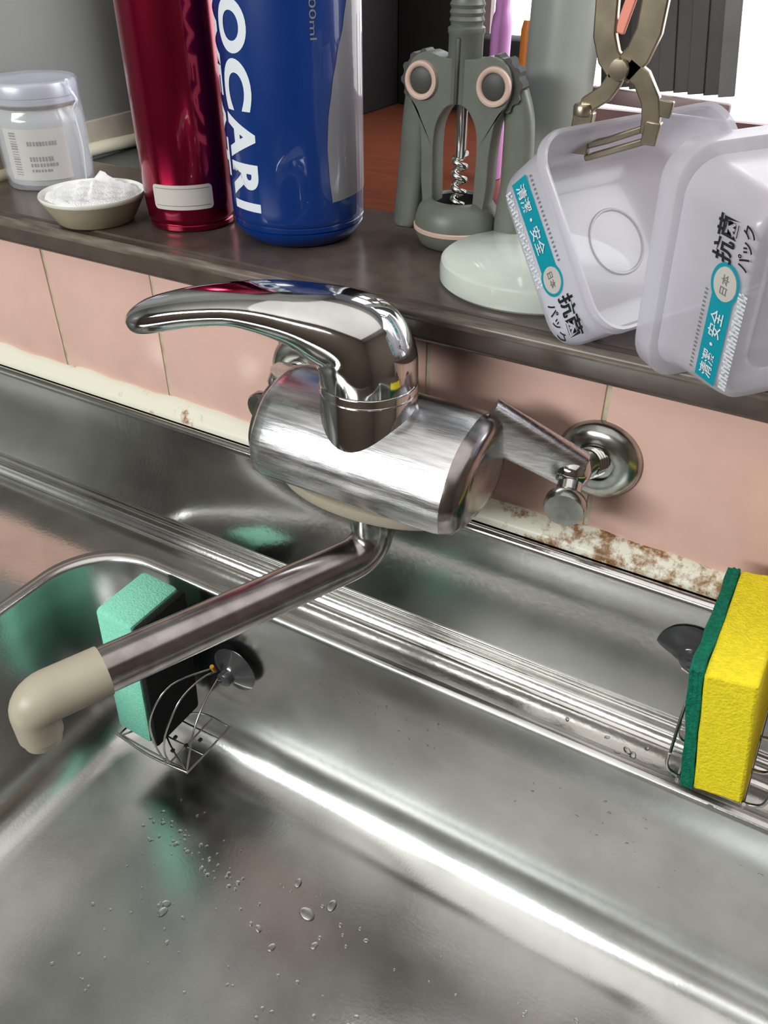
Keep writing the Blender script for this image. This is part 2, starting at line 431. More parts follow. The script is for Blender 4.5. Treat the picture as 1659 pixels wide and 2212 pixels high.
for p in inner:
    # push each point of the hole straight out to the deck's rectangle
    cx, cy = (OX0+OX1)/2, (OY0+OY1)/2
    inx0, inx1, iny0, iny1 = IX0+.04, IX1-.04, IY0+.04, IY1-.04
    dx = 1 if p.x > inx1 else -1 if p.x < inx0 else 0
    dy = 1 if p.y > iny1 else -1 if p.y < iny0 else 0
    x = OX1 if dx > 0 else OX0 if dx < 0 else p.x
    y = OY1 if dy > 0 else OY0 if dy < 0 else p.y
    if dx and dy:
        # corner: slide along the border
        c0 = Vector((inx1 if dx > 0 else inx0, iny1 if dy > 0 else iny0, DZ)); d = (p-c0)
        if abs(d.x) > abs(d.y): x = OX1 if dx > 0 else OX0; y = c0.y + (y-c0.y)*abs(d.y)/abs(d.x)
        else: y = OY1 if dy > 0 else OY0; x = c0.x + (x-c0.x)*abs(d.x)/max(abs(d.y), 1e-9)
    outer.append(Vector((x, y, DZ)))
obj('deck', loft([outer, inner], False, False), M['deck_steel'], sink, 40)
rings = [inner, ring(-.0095, DZ+.0004), ring(-.0070, DZ+.0013), ring(-.0050, DZ+.0017), ring(-.0030, DZ+.0014), ring(-.0013, DZ+.0004), ring(-.0002, DZ-.0012), ring(.0006, DZ-.0034), ring(.0020, -.14), ring(.0040, -.190), ring(.0055, -.2360)]
for i in range(1, 15):
    a = math.radians(90*i/14); rings.append(ring(.0055+.040*(1-math.cos(a)), -.2360-.0406*math.sin(a)))
rings.append(ring(.075, -.2770)); rings.append(ring(.12, -.2774))
bmb = loft(rings, False, True)
obj('basin', bmb, M['steel'], sink, 50)
obj('apron', box(OX0, OX1, -.532, -.520, -.16, DZ, .002), M['steel'], sink, 30)

# water drops: too many and too small to count
bm = bmesh.new()
def drop(x, y, z, r, nrm=(0, 0, 1), sx=1.0, sy=1.0):
    q = Vector(nrm).to_track_quat('Z', 'Y').to_matrix().to_4x4()
    add_lathe(bm, [(r, 0), (r*.94, r*.16), (r*.7, r*.34), (r*.35, r*.43), (0, r*.46)],
              Matrix.Translation((x, y, z)) @ q @ Matrix.Rotation(random.uniform(0, 6), 4, 'Z') @ Matrix.Diagonal((sx, sy, 1, 1)), 10, False)
for i in range(150):
    t = random.random(); x = random.uniform(-.36, .06); y = random.uniform(-.30, -.14)
    drop(x, y, -.2768, random.choice([.0006, .0008, .001, .0013]), sx=random.uniform(.8, 1.6))
for x, y, r in ((-.207, -.174, .0042), (-.195, -.160, .0032), (-.298, -.225, .0028), (-.226, -.158, .0026), (-.300, -.219, .0024), (-.215, -.206, .0022), (-.231, -.200, .0020), (-.19, -.19, .002)):
    drop(x, y, -.2768, r, sx=1.5)
for i in range(120):
    x = -.31 + random.random()*.10; y = -.150 - (x+.31)*.12 + random.gauss(0, .004)
    if i < 40: drop(x-.05, y-.02, -.2767, random.choice([.0007, .001, .0014]), sx=1.4)
for i in range(90):
    x = random.uniform(-.27, .09); z = random.uniform(-.205, -.135)
    drop(x, -.0812+(z+.19)*.035, z, random.choice([.0005, .0006, .0008]), (0, -1, 0), sx=1.0, sy=2.0)
for i in range(16):
    x = -.02+random.gauss(0, .03); y = random.uniform(-.078, -.055)
    drop(x, y, DZ, random.choice([.0012, .002, .003]), sx=1.6)
wd = obj('water_drops', bm, M['water'], None, 60); wd['kind'] = 'stuff'
tag(wd, 'clear water drops scattered over the steel basin', 'water')

# ------------------------------------------------------------------ tap
tap = thing('mixer_tap', 'chrome wall-mounted single-lever mixer tap with cream nozzle over the sink', 'tap')
sec = catmull([(0, -.058, .0915), (0, -.074, .0905), (0, -.090, .0845), (0, -.101, .0730), (0, -.1075, .0600), (0, -.1075, .0480), (0, -.1020, .0400),
               (0, -.075, .0365), (0, -.052, .0385), (0, -.040, .0500), (0, -.037, .0680), (0, -.044, .0850)], 6, True)
cY, cZ = -.073, .063
def sring(x, s):
    return [Vector((x, cY+(p.y-cY)*s, cZ+(p.z-cZ)*s)) for p in sec]
obj('barrel', loft([sring(-.2735, .80), sring(-.2730, .90), sring(-.2705, .965), sring(-.264, 1.0), sring(-.24, 1.0), sring(-.18, 1.0), sring(-.1545, 1.0), sring(-.1500, .985)], True, True), M['chrome_worn'], tap, 45)
o = obj('end_cap', loft([sring(-.1500, .975), sring(-.1440, .93), sring(-.1405, .80), sring(-.1395, .6)], True, True), M['chrome_pipe'], tap, 40)
o = obj('end_cap', loft([sring(-.2735, .78), sring(-.2790, .70), sring(-.2810, .5)], True, True), M['chrome_pipe'], tap, 40)
base = [[Vector((-.211+a*math.cos(t)*.060, -.076+a*math.sin(t)*.0300, z)) for t in [2*PI*i/48 for i in range(48)]] for a, z in ((.80, .0305), (.96, .0315), (1.0, .0345), (1.0, .0390), (.9, .0400))]
obj('base_plate', loft(base), M['cream_plastic'], tap, 40)
NX, NY = -.2105, -.0745
obj('neck', lathe([(.0268, .045), (.0268, .1035), (.0262, .1045), (.0250, .1050), (0, .1050)], Matrix.Translation((NX, NY, 0)), 56), M['chrome'], tap, 40)
obj('seam_ring', lathe([(.0262, .0985), (.0271, .0990), (.0271, .0998), (.0262, .1003)], Matrix.Translation((NX, NY, 0)), 56), M['screw'], tap, 40)
# lever
d = Vector((-.122, -.040, 0)).normalized(); wv = Vector((-d.y, d.x, 0))
secs = [  # along, z, half width, half height, tilt(deg from vertical sweep)
    (0.000, .1050, .0266, .0266, 90), (0.0005, .1110, .0268, .0270, 90), (.0015, .1180, .0266, .0272, 82), (.004, .1250, .0260, .0258, 66),
    (.010, .1300, .0252, .0250, 50), (.021, .1338, .0240, .0212, 33), (.036, .1375, .0224, .0160, 17), (.054, .1400, .0206, .0120, 6),
    (.072, .1402, .0188, .0096, -5), (.094, .1368, .0174, .0092, -11), (.110, .1328, .0162, .0090, -16), (.121, .1294, .0146, .0086, -20), (.128, .1268, .0118, .0072, -22), (.132, .1253, .0080, .0050, -22), (.1336, .1248, .003, .002, -22)]
rings = []
for al, z, hw, hh, tl in secs:
    t = math.radians(tl); c = Vector((NX, NY, 0))+d*al+Vector((0, 0, z))
    upv = Vector((0, 0, 1))*math.cos(t) - d*math.sin(t)
    e = 2.0 if hh > .012 else 2.3
    rg = []
    for i in range(40):
        a = 2*PI*i/40; ca, sa = math.cos(a), math.sin(a)
        rg.append(c + wv*hw*math.copysign(abs(ca)**(2/e), ca) + upv*hh*math.copysign(abs(sa)**(2/e), sa))
    rings.append(rg)
rs = []
for i in range(len(rings)-1):
    for s in range(4):
        t = s/4; A = rings[max(i-1, 0)]; B = rings[i]; C_ = rings[i+1]; D = rings[min(i+2, len(rings)-1)]
        rs.append([0.5*((2*b)+(c-a)*t+(2*a-5*b+4*c-dd)*t*t+(3*b-a-3*c+dd)*t**3) for a, b, c, dd in zip(A, B, C_, D)])
rs.append(rings[-1])
obj('lever', loft(rs), M['chrome'], tap, 50)
# spout
SD = Vector((-.080, -.180, 0)).normalized(); e0 = Vector((-.2010, -.0860, 0))
obj('spout_collar', lathe([(.0128, .0165), (.0142, .0175), (.0142, .0300), (.0135, .0315)], Matrix.Translation((e0.x, e0.y, 0)), 32), M['flange'], tap, 40)
pts = [e0+Vector((0, 0, .0290)), e0+Vector((0, 0, .0170))]
for i in range(1, 9):
    a = math.radians(90*i/8); pts.append(e0+Vector((0, 0, .0170-.0180*math.sin(a)))+SD*.0180*(1-math.cos(a)))
tip = e0+SD*.167+Vector((0, 0, -.0010))
for i in range(1, 7): pts.append(pts[9]+(tip-pts[9])*i/6)
obj('spout_pipe', tube(pts, .0122, 28), M['chrome_pipe'], tap, 40)
q = [tip-SD*.001, tip+SD*.026]
for i in range(1, 9):
    a = math.radians(90*i/8); q.append(tip+SD*(.026+.0095*math.sin(a))+Vector((0, 0, -.0095*(1-math.cos(a)))))
q.append(q[-1]+Vector((0, 0, -.012)))
nz = obj('nozzle', tube(q, [.0131]*2+[.0131, .0130, .0129, .0127, .0124, .0120, .0114, .0110]+[.0108], 32), M['cream_plastic'], tap, 50)
nz['label'] = 'cream plastic nozzle'
obj('aerator', lathe([(.0092, -.002), (.0097, .001), (.0097, .006)], Matrix.Translation(q[-1]+Vector((0, 0, -.003))), 28), M['cream_plastic'], tap, 40)
# crank arms, stop screws, wall flanges
def crank(side, bx, by, bz, jx, jy, jz, fx, fz):
    b = Vector((bx, by, bz)); j = Vector((jx, jy, jz))
    P = catmull([b-(j-b)*.12, b+(j-b)*.3, b+(j-b)*.65, j+(j-b)*.06], 6)
    bm2 = bmesh.new(); n = len(P); rg = []
    for i, p in enumerate(P):
        t = i/(n-1); tan = (P[min(i+1, n-1)]-P[max(i-1, 0)]).normalized()
        nn = Vector((0, -1, 0)); nn = (nn-tan*nn.dot(tan)).normalized(); bb = tan.cross(nn)
        hw = .0150-.0030*t; ht = .0070
        rg.append([p+bb*hw*math.copysign(abs(math.cos(a))**.6, math.cos(a))+nn*ht*math.copysign(abs(math.sin(a))**.6, math.sin(a)) for a in [2*PI*k/24 for k in range(24)]])
    obj('crank_arm', loft(rg, bm=bm2), M['chrome_worn'], tap, 50)
    s = Vector((.02*side, -.76, -.65)).normalized()
    obj('joint', lathe([(0, -.0105), (.006, -.0095), (.0095, -.005), (.0105, 0), (.0098, .005), (.0070, .009), (0, .0105)], axis_mtx(j, s), 32), M['chrome'], tap, 60)
    cp = j+Vector((.0035*side, -.0170, -.0125)); ca_ = Vector((.15*side, -.93, -.12)).normalized()
    obj('screw_stem', tube([j+(cp-j)*.2, cp], .0068, 20), M['chrome'], tap, 40)
    obj('stop_screw', lathe([(.0070, -.003), (.0105, -.0025), (.0116, -.001), (.0116, .0040), (.0106, .0055), (0, .0060)], axis_mtx(cp, ca_), 32), M['flange'], tap, 40)
    f = Vector((fx, -.0030, fz)); dr = (j-f).normalized()
    obj('union_pipe', tube([f, f+(j-f)*.5, j], .0082, 24), M['chrome'], tap, 40)
    bm3 = bmesh.new()
    for k in range(4):
        add_lathe(bm3, [(.0083, 0), (.0092, .0006), (.0083, .0012)], axis_mtx(f+(j-f)*(.18+k*.09), j-f), 24, False)
    obj('thread', bm3, M['screw'], tap, 40)
    obj('wall_flange', lathe([(.0250, 0), (.0252, .0015), (.0235, .0045), (.0195, .0075), (.0150, .0085), (.0105, .0080), (.0100, .0060)], axis_mtx(Vector((fx, -.0028, fz)), (0, -1, 0)), 48), M['flange'], tap, 50)
crank(1, -.1475, -.046, .0790, -.1045, -.0330, .0580, -.0985, .0500)
crank(-1, -.2705, -.052, .0700, -.3020, -.0300, .0600, -.3050, .0540)

# ------------------------------------------------------------------ jar
SZ = .1221
jar = thing('glass_jar', 'small glass jar with pale lid and barcode label, wrapped in clear film', 'jar', (-.6120, .0755, SZ))
obj('jar_body', lathe([(0, 0), (.0280, 0), (.0325, .0035), (.0340, .0090), (.0342, .0480), (.0335, .0530), (.0310, .0570), (.0310, .0600), (0, .0600)], None, 48), M['glassjar'], jar)
obj('metal_band', lathe([(.0322, .0592), (.0328, .0600), (.0328, .0620), (.0318, .0628)], None, 48), M['gold'], jar)
obj('lid', lathe([(0, .0612), (.0325, .0612), (.0338, .0625), (.0338, .0660), (.0330, .0666), (.0338, .0672), (.0338, .0740), (.0325, .0765), (.0290, .0775), (.0260, .0765), (0, .0765)], None, 48), M['lid'], jar)
lab = grid_bm(0, .052, .008, .046, 24, 1)
obj('label', wrap(lab, .0345, math.radians(-96), 0, False), M['white_label'], jar)
bars = []
for k in range(17):
    z = .012+k*.0019; bars.append(wrap(grid_bm(0, .0062, z, z+random.choice([.0006, .0009, .0012]), 4, 1), .0347, math.radians(-86), 0, False))
obj('barcode', merge(bars), M['grey_print'], jar, 0)
tx = []
for z0, z1, ln in ((.034, .0372, .026), (.0225, .026, .020), (.0185, .021, .023), (.0145, .0165, .018)):
    for k in range(int(ln/.0024)):
        tx.append(wrap(grid_bm(k*.0024, k*.0024+random.uniform(.0010, .0018), z0, z1, 1, 1), .0347, math.radians(-62), 0, False))
obj('print', merge(tx), M['grey_print'], jar, 0)
bm = bmesh.new(); N = 48; rg = []
for i, (z, r0) in enumerate(((.0005, .0350), (.02, .0356), (.04, .0358), (.055, .0356), (.066, .0350), (.078, .0347))):
    rg.append([Vector(((r0+.0006*math.sin(7*a+z*200)+.0004*math.sin(13*a))*math.cos(a), (r0+.0006*math.sin(7*a+z*200))*math.sin(a), z)) for a in [2*PI*k/N for k in range(N)]])
loft(rg, False, False, bm)
obj('film_wrap', bm, M['film'], jar, 80)
seam = catmull([(.036, .004, .002), (.0375, .006, .03), (.037, .005, .055), (.0400, .007, .064), (.0365, .005, .072), (.036, .004, .079)], 5)
obj('film_seam', tube(seam, [.0006+.0012*(i > 10)*random.random() for i in range(len(seam))], 6, flat=.5), M['white_print'], jar, 60)

# ------------------------------------------------------------------ salt dish
dish = obj('salt_dish', lathe([(0, 0), (.0262, 0), (.0275, .0012), (.0330, .0105), (.0368, .0170), (.0378, .0192), (.0372, .0202), (.0358, .0195), (.0320, .0140), (.0270, .0070), (0, .0060)], None, 56), M['ceramic_out'], None, 60)
dish.location = (-.4975, .0145, SZ)
tag(dish, 'small round ceramic dish beside the maroon flask, filled with salt', 'dish')
dish.data.materials.append(M['ceramic'])
for p in dish.data.polygons:
    if p.center.z > .0166 or (p.normal.z > 0.2 and p.center.z > .004): p.material_index = 1
bm = bmesh.new(); nr, na = 12, 40; V = [[bm.verts.new((0, 0, .0210))]]
for i in range(1, nr+1):
    r = .0348*i/nr; row = []
    for k in range(na):
        a = 2*PI*k/na; x, y = r*math.cos(a), r*math.sin(a)
        h = .0200 + .0045*math.exp(-((x+.004)**2+(y-.006)**2)/.00022) + .0012*math.sin(x*420)*math.cos(y*380) + .0007*math.sin(x*900+y*700)
        h -= max(0, (r-.029)/.006)*.0035
        h += .0090*math.exp(-((x+.010)**2+(y-.022)**2)/.00002)
        row.append(bm.verts.new((x, y, h)))
    V.append(row)
for k in range(na): bm.faces.new((V[0][0], V[1][k], V[1][(k+1) % na]))
for i in range(1, nr):
    for k in range(na):
        bm.faces.new((V[i][k], V[i+1][k], V[i+1][(k+1) % na], V[i][(k+1) % na]))
salt = obj('salt_heap', bm, M['salt'], None, 80); salt.location = (-.4975, .0145, SZ); salt['kind'] = 'stuff'
tag(salt, 'heap of coarse white salt in the ceramic dish', 'salt')

# ------------------------------------------------------------------ maroon flask
fl = thing('steel_flask', 'tall maroon metallic flask with a small white label, between dish and blue bottle', 'flask', (-.4355, .0492, SZ))
obj('flask_body', lathe([(0, 0), (.0290, 0), (.0306, .0012), (.0308, .0042), (.0300, .0050), (.0312, .0062), (.0318, .0090), (.0318, .2000), (.0300, .2150), (.0240, .2250), (0, .2250)], None, 64), M['maroon'], fl)
obj('flask_cap', lathe([(.0235, .2245), (.0240, .2260), (.0240, .2580), (.0220, .2610), (0, .2610)], None, 48), M['black'], fl)
bm = bmesh.new(); lb = rrect(0, .0300, 0, .0125, .0025, 0, 4)
bm = grid_bm(0, .0440, 0, .0165, 30, 8)
for v in bm.verts:   # round the label's corners
    for cx, cy, sx, sy in ((.0028, .0028, -1, -1), (.0412, .0028, 1, -1), (.0028, .0137, -1, 1), (.0412, .0137, 1, 1)):
        if (v.co.x-cx)*sx > 0 and (v.co.y-cy)*sy > 0:
            q_ = Vector((v.co.x-cx, v.co.y-cy))
            if q_.length > .0028: q_ = q_.normalized()*.0028; v.co.x = cx+q_.x; v.co.y = cy+q_.y
o = obj('label', wrap(bm, .0320, math.radians(-97), .0160, False), M['white_label'], fl, 80)
o['label'] = 'small white rounded label'
lines = [wrap(grid_bm(.002, .042, z, z+.00035, 24, 1), .03215, math.radians(-97), .0160, False) for z in (.0026, .0140)]
obj('label_lines', merge(lines), M['grey_print'], fl, 0)

# ------------------------------------------------------------------ blue bottle
BR = .0455
bb = thing('sports_bottle', 'blue squeeze bottle with white lettering and a grey wave, taller than the corkscrew', 'bottle', (-.3514, .0662, SZ))
obj('bottle_body', lathe([(.0440, .0150), (.0452, .0165), (BR, .0190), (BR, .1700), (.0440, .1830), (.0370, .1960), (.0320, .2000), (0, .2000)], None, 72), M['blue'], bb)
obj('base_ring', lathe([(0, 0), (.0330, 0), (.0370, .0012), (.0415, .0055), (.0440, .0095), (.0443, .0105), (.0432, .0112), (.0445, .0120), (.0450, .0148), (.0440, .0156), (0, .0156)], None, 72), M['blue_dark'], bb)
obj('bottle_cap', lathe([(.0330, .1990), (.0345, .2010), (.0345, .2250), (.0300, .2290), (.0120, .2310), (.0110, .2500), (0, .2500)], None, 48), M['blue_dark'], bb)
def letter(ch, z_top, z_bot, a0, a1, R, fat):
    h = math.radians(a1-a0)*R
    b = text_bm(ch, z_top-z_bot, h, fat, .0012)
    return wrap(b, R, math.radians(a0), z_top, True)
LT = []
zz = {'P': (.1710, .1480), 'O': (.1480-.003, .1160), 'C': (.1135, .0845), 'A': (.0830, .0560), 'R': (.0540, .0325), 'I': (.0300, .0245)}
for ch, (a_, b_) in zz.items(): LT.append(letter(ch, a_, b_, -119, -87, BR+.00025, .042))
LT.append(wrap(text_bm('SWEAT', .122, .0200, .030, .0012), BR+.00025, math.radians(-149), .1650, True))
o = obj('lettering', merge(LT), M['white_print'], bb, 0); o['label'] = 'white capital lettering running down'
obj('volume_print', wrap(text_bm('1000ml', .0300, .0042, .0, .0012), BR+.00025, math.radians(-39), .1540, True), M['silver_print'], bb, 0)
bm = bmesh.new()   # grey wave with curved left edge
rows = []
for i in range(41):
    t = i/40; z = .0305+(.1480-.0305)*t
    aL = -25.0-4.5*math.sin(min(1, t/.62)*PI*.5)*(1 if t < .62 else 1) if t < .35 else None
    xs = [(0, -25.5), (.12, -27.5), (.28, -28.6), (.42, -27.0), (.58, -22.5), (.72, -17.0), (.86, -9.5), (1.0, -4.0)]
    for (t0, v0), (t1, v1) in zip(xs, xs[1:]):
        if t0 <= t <= t1: f = (t-t0)/(t1-t0); f = f*f*(3-2*f)*.5+f*.5; aL = v0+(v1-v0)*f
    rows.append([bm.verts.new(((BR+.0002)*math.cos(math.radians(a)), (BR+.0002)*math.sin(math.radians(a)), z+(.003*(j/12) if i == 0 else 0)))
                 for j, a in enumerate([aL+(26-aL)*k/12 for k in range(13)])])
for a, b in zip(rows, rows[1:]):
    for i in range(12): bm.faces.new((a[i], a[i+1], b[i+1], b[i]))
obj('wave_print', bm, M['silver_print'], bb, 60)

# ------------------------------------------------------------------ corkscrew
ck = thing('corkscrew', 'grey-green winged corkscrew with pinkish rings standing behind the white disc', 'corkscrew', (-.2460, .1010, SZ))
obj('bell', lathe([(0, 0), (.0225, 0), (.0250, .0015), (.0272, .0060), (.0283, .0095), (.0286, .0120), (.0286, .0145), (.0278, .0195), (.0262, .0240), (.0235, .0275), (.0200, .0296), (.0178, .0300), (.0168, .0290), (.0165, .0100), (0, .0100)], None, 56), M['cork'], ck, 60)
obj('bell_ring', lathe([(.0283, .0103), (.0293, .0108), (.0294, .0130), (.0286, .0136)], None, 56), M['pinkring'], ck, 40)
obj('bore_shade', lathe([(.0166, .0284), (.0162, .0105), (0, .0104)], None, 40, False), M['black'], ck, 40)  # black lining paints the shade inside the bell's opening
# frame plate with arched window (front outline in X,Z)
outl = [(-.0215, .024), (-.0235, .040), (-.0240, .060), (-.0265, .080), (-.0320, .088), (-.0350, .096), (-.0345, .106), (-.0290, .113), (-.0200, .1155), (-.0110, .1130)]
outr = [(-x, z) for x, z in reversed(outl)]
win_ = [(-.0145, .026), (-.0150, .045), (-.0152, .062), (-.0140, .074), (-.0095, .083), (-.0040, .087)]
win_r = [(-x, z) for x, z in reversed(win_)]
O = outl+outr; W_ = win_+win_r
def strip(A, B, y0, y1):
    """solid band between two open polylines (same param), depth y0..y1"""
    bm_ = bmesh.new(); n = 60
    def rs_(P):
        P = catmull([(x, 0, z) for x, z in P], 10); L = [0]
        for a, b in zip(P, P[1:]): L.append(L[-1]+(b-a).length)
        out = []
        for i in range(n+1):
            s = L[-1]*i/n; k = max(j for j in range(len(L)) if L[j] <= s+1e-12); k = min(k, len(P)-2)
            f = (s-L[k])/max(L[k+1]-L[k], 1e-9); out.append(P[k].lerp(P[k+1], min(f, 1)))
        return out
    a, b = rs_(A), rs_(B)
    loops = [[Vector((p.x, y0, p.z)) for p in a], [Vector((p.x, y0, p.z)) for p in b], [Vector((p.x, y1, p.z)) for p in b], [Vector((p.x, y1, p.z)) for p in a]]
    V_ = [[bm_.verts.new(p) for p in l] for l in loops]
    for q_ in range(4):
        u, v_ = V_[q_], V_[(q_+1) % 4]
        for i in range(n): bm_.faces.new((u[i], u[i+1], v_[i+1], v_[i]))
    bm_.faces.new([V_[k][0] for k in range(4)]); bm_.faces.new([V_[k][-1] for k in range(4)])
    return bm_
fr = obj('frame', strip(O, W_, -.0095, .0060), M['cork'], ck, 50)
bv = fr.modifiers.new('b', 'BEVEL'); bv.width = .0015; bv.segments = 2; bv.limit_method = 'ANGLE'; bv.angle_limit = math.radians(60)
for s in (-1, 1):
    px = s*.0245
    obj('pivot_ring', lathe([(.0075, 0), (.0078, .0018), (.0092, .0026), (.0108, .0022), (.0112, 0)], axis_mtx((px, -.0095, .0995), (0, -1, 0)), 40), M['pinkring'], ck, 60)
    obj('pivot_cap', lathe([(.0076, -.001), (.0076, .0010), (.0060, .0018), (0, .0020)], axis_mtx((px, -.0095, .0995), (0, -1, 0)), 32), M['cork_dark'], ck, 40)
    # toothed gear head and hanging wing
    gb = bmesh.new(); prof_g = []
    for k in range(48):
        a = 2*PI*k/48; r = .0155+(.0013 if k % 4 < 2 else -.0004)
        prof_g.append((px+r*math.cos(a), .0995+r*math.sin(a)))
    loft([[Vector((x, y, z)) for x, z in prof_g] for y in (-.0060, .0040)], bm=gb)
    obj('gear', gb, M['cork_dark'], ck, 30)
    wpts = catmull([(s*.031+.002*(s > 0), .002, .098), (s*.0330+.005*(s > 0), .002, .080), (s*.0355+.004*(s > 0), .001, .045), (s*.0375, -.001, .018), (s*.0385, -.002, .006)], 5)
    n = len(wpts); rg = []
    for i, p in enumerate(wpts):
        t = i/(n-1); hw = .0085+.0012*math.sin(t*PI)-.001*(t > .9); hd = .0062 - .002*(t > .95)
        rg.append([Vector((p.x+hw*math.copysign(abs(math.cos(a))**.7, math.cos(a)), p.y+hd*math.copysign(abs(math.sin(a))**.7, math.sin(a)), p.z)) for a in [2*PI*k/20 for k in range(20)]])
    obj('wing', loft(rg), M['cork'], ck, 50)
obj('column', lathe([(.0105, .088), (.0105, .1250), (.0112, .1260), (.0112, .1285), (.0096, .1295), (.0096, .1310), (.0106, .1325), (.0096, .1345), (.0106, .1365), (.0096, .1385), (.0106, .1405), (.0096, .1425), (.0096, .1650), (0, .1650)], None, 36), M['cork'], ck, 40)
obj('column_rib', box(-.0012, .0012, -.0120, -.009, .088, .124, .0006), M['cork_dark'], ck, 30)
obj('handle_bar', lathe([(0, -.030), (.008, -.030), (.0095, -.026), (.0085, 0), (.0095, .026), (.008, .030), (0, .030)], axis_mtx((0, 0, .172), (1, 0, 0)), 28), M['cork'], ck, 50)
obj('screw_rod', lathe([(0, .052), (.0030, .054), (.0036, .056), (.0036, .09), (0, .09)], None, 20), M['screw'], ck, 40)
hp = [Vector((.0036*math.cos(t), .0036*math.sin(t), .058-t*.0013)) for t in [i*.30 for i in range(95)]]
obj('screw_helix', tube(hp, [.0021]*85+[.0021*(1-i/11) for i in range(10)], 10), M['screw'], ck, 60)

# ------------------------------------------------------------------ white disc with pole
o = obj('round_base', lathe([(0, 0), (.0560, 0), (.0574, .0015), (.0576, .0090), (.0568, .0125), (.0545, .0142), (0, .0142)], Matrix.Translation((-.1736, .0606, SZ)), 72), M['disc'], None, 40)
tag(o, 'glossy white round slab half under the left tub, in front of the corkscrew', 'coaster')
o = obj('upright_pole', lathe([(0, 0), (.0236, 0), (.0236, .0015), (.0231, .0020), (.0231, .4200), (.0215, .4230), (0, .4230)], Matrix.Translation((-.214, .1830, .1131)), 56), M['pole'], None, 40)
tag(o, 'pale grey upright pole behind the corkscrew and the metal clamp', 'pole')

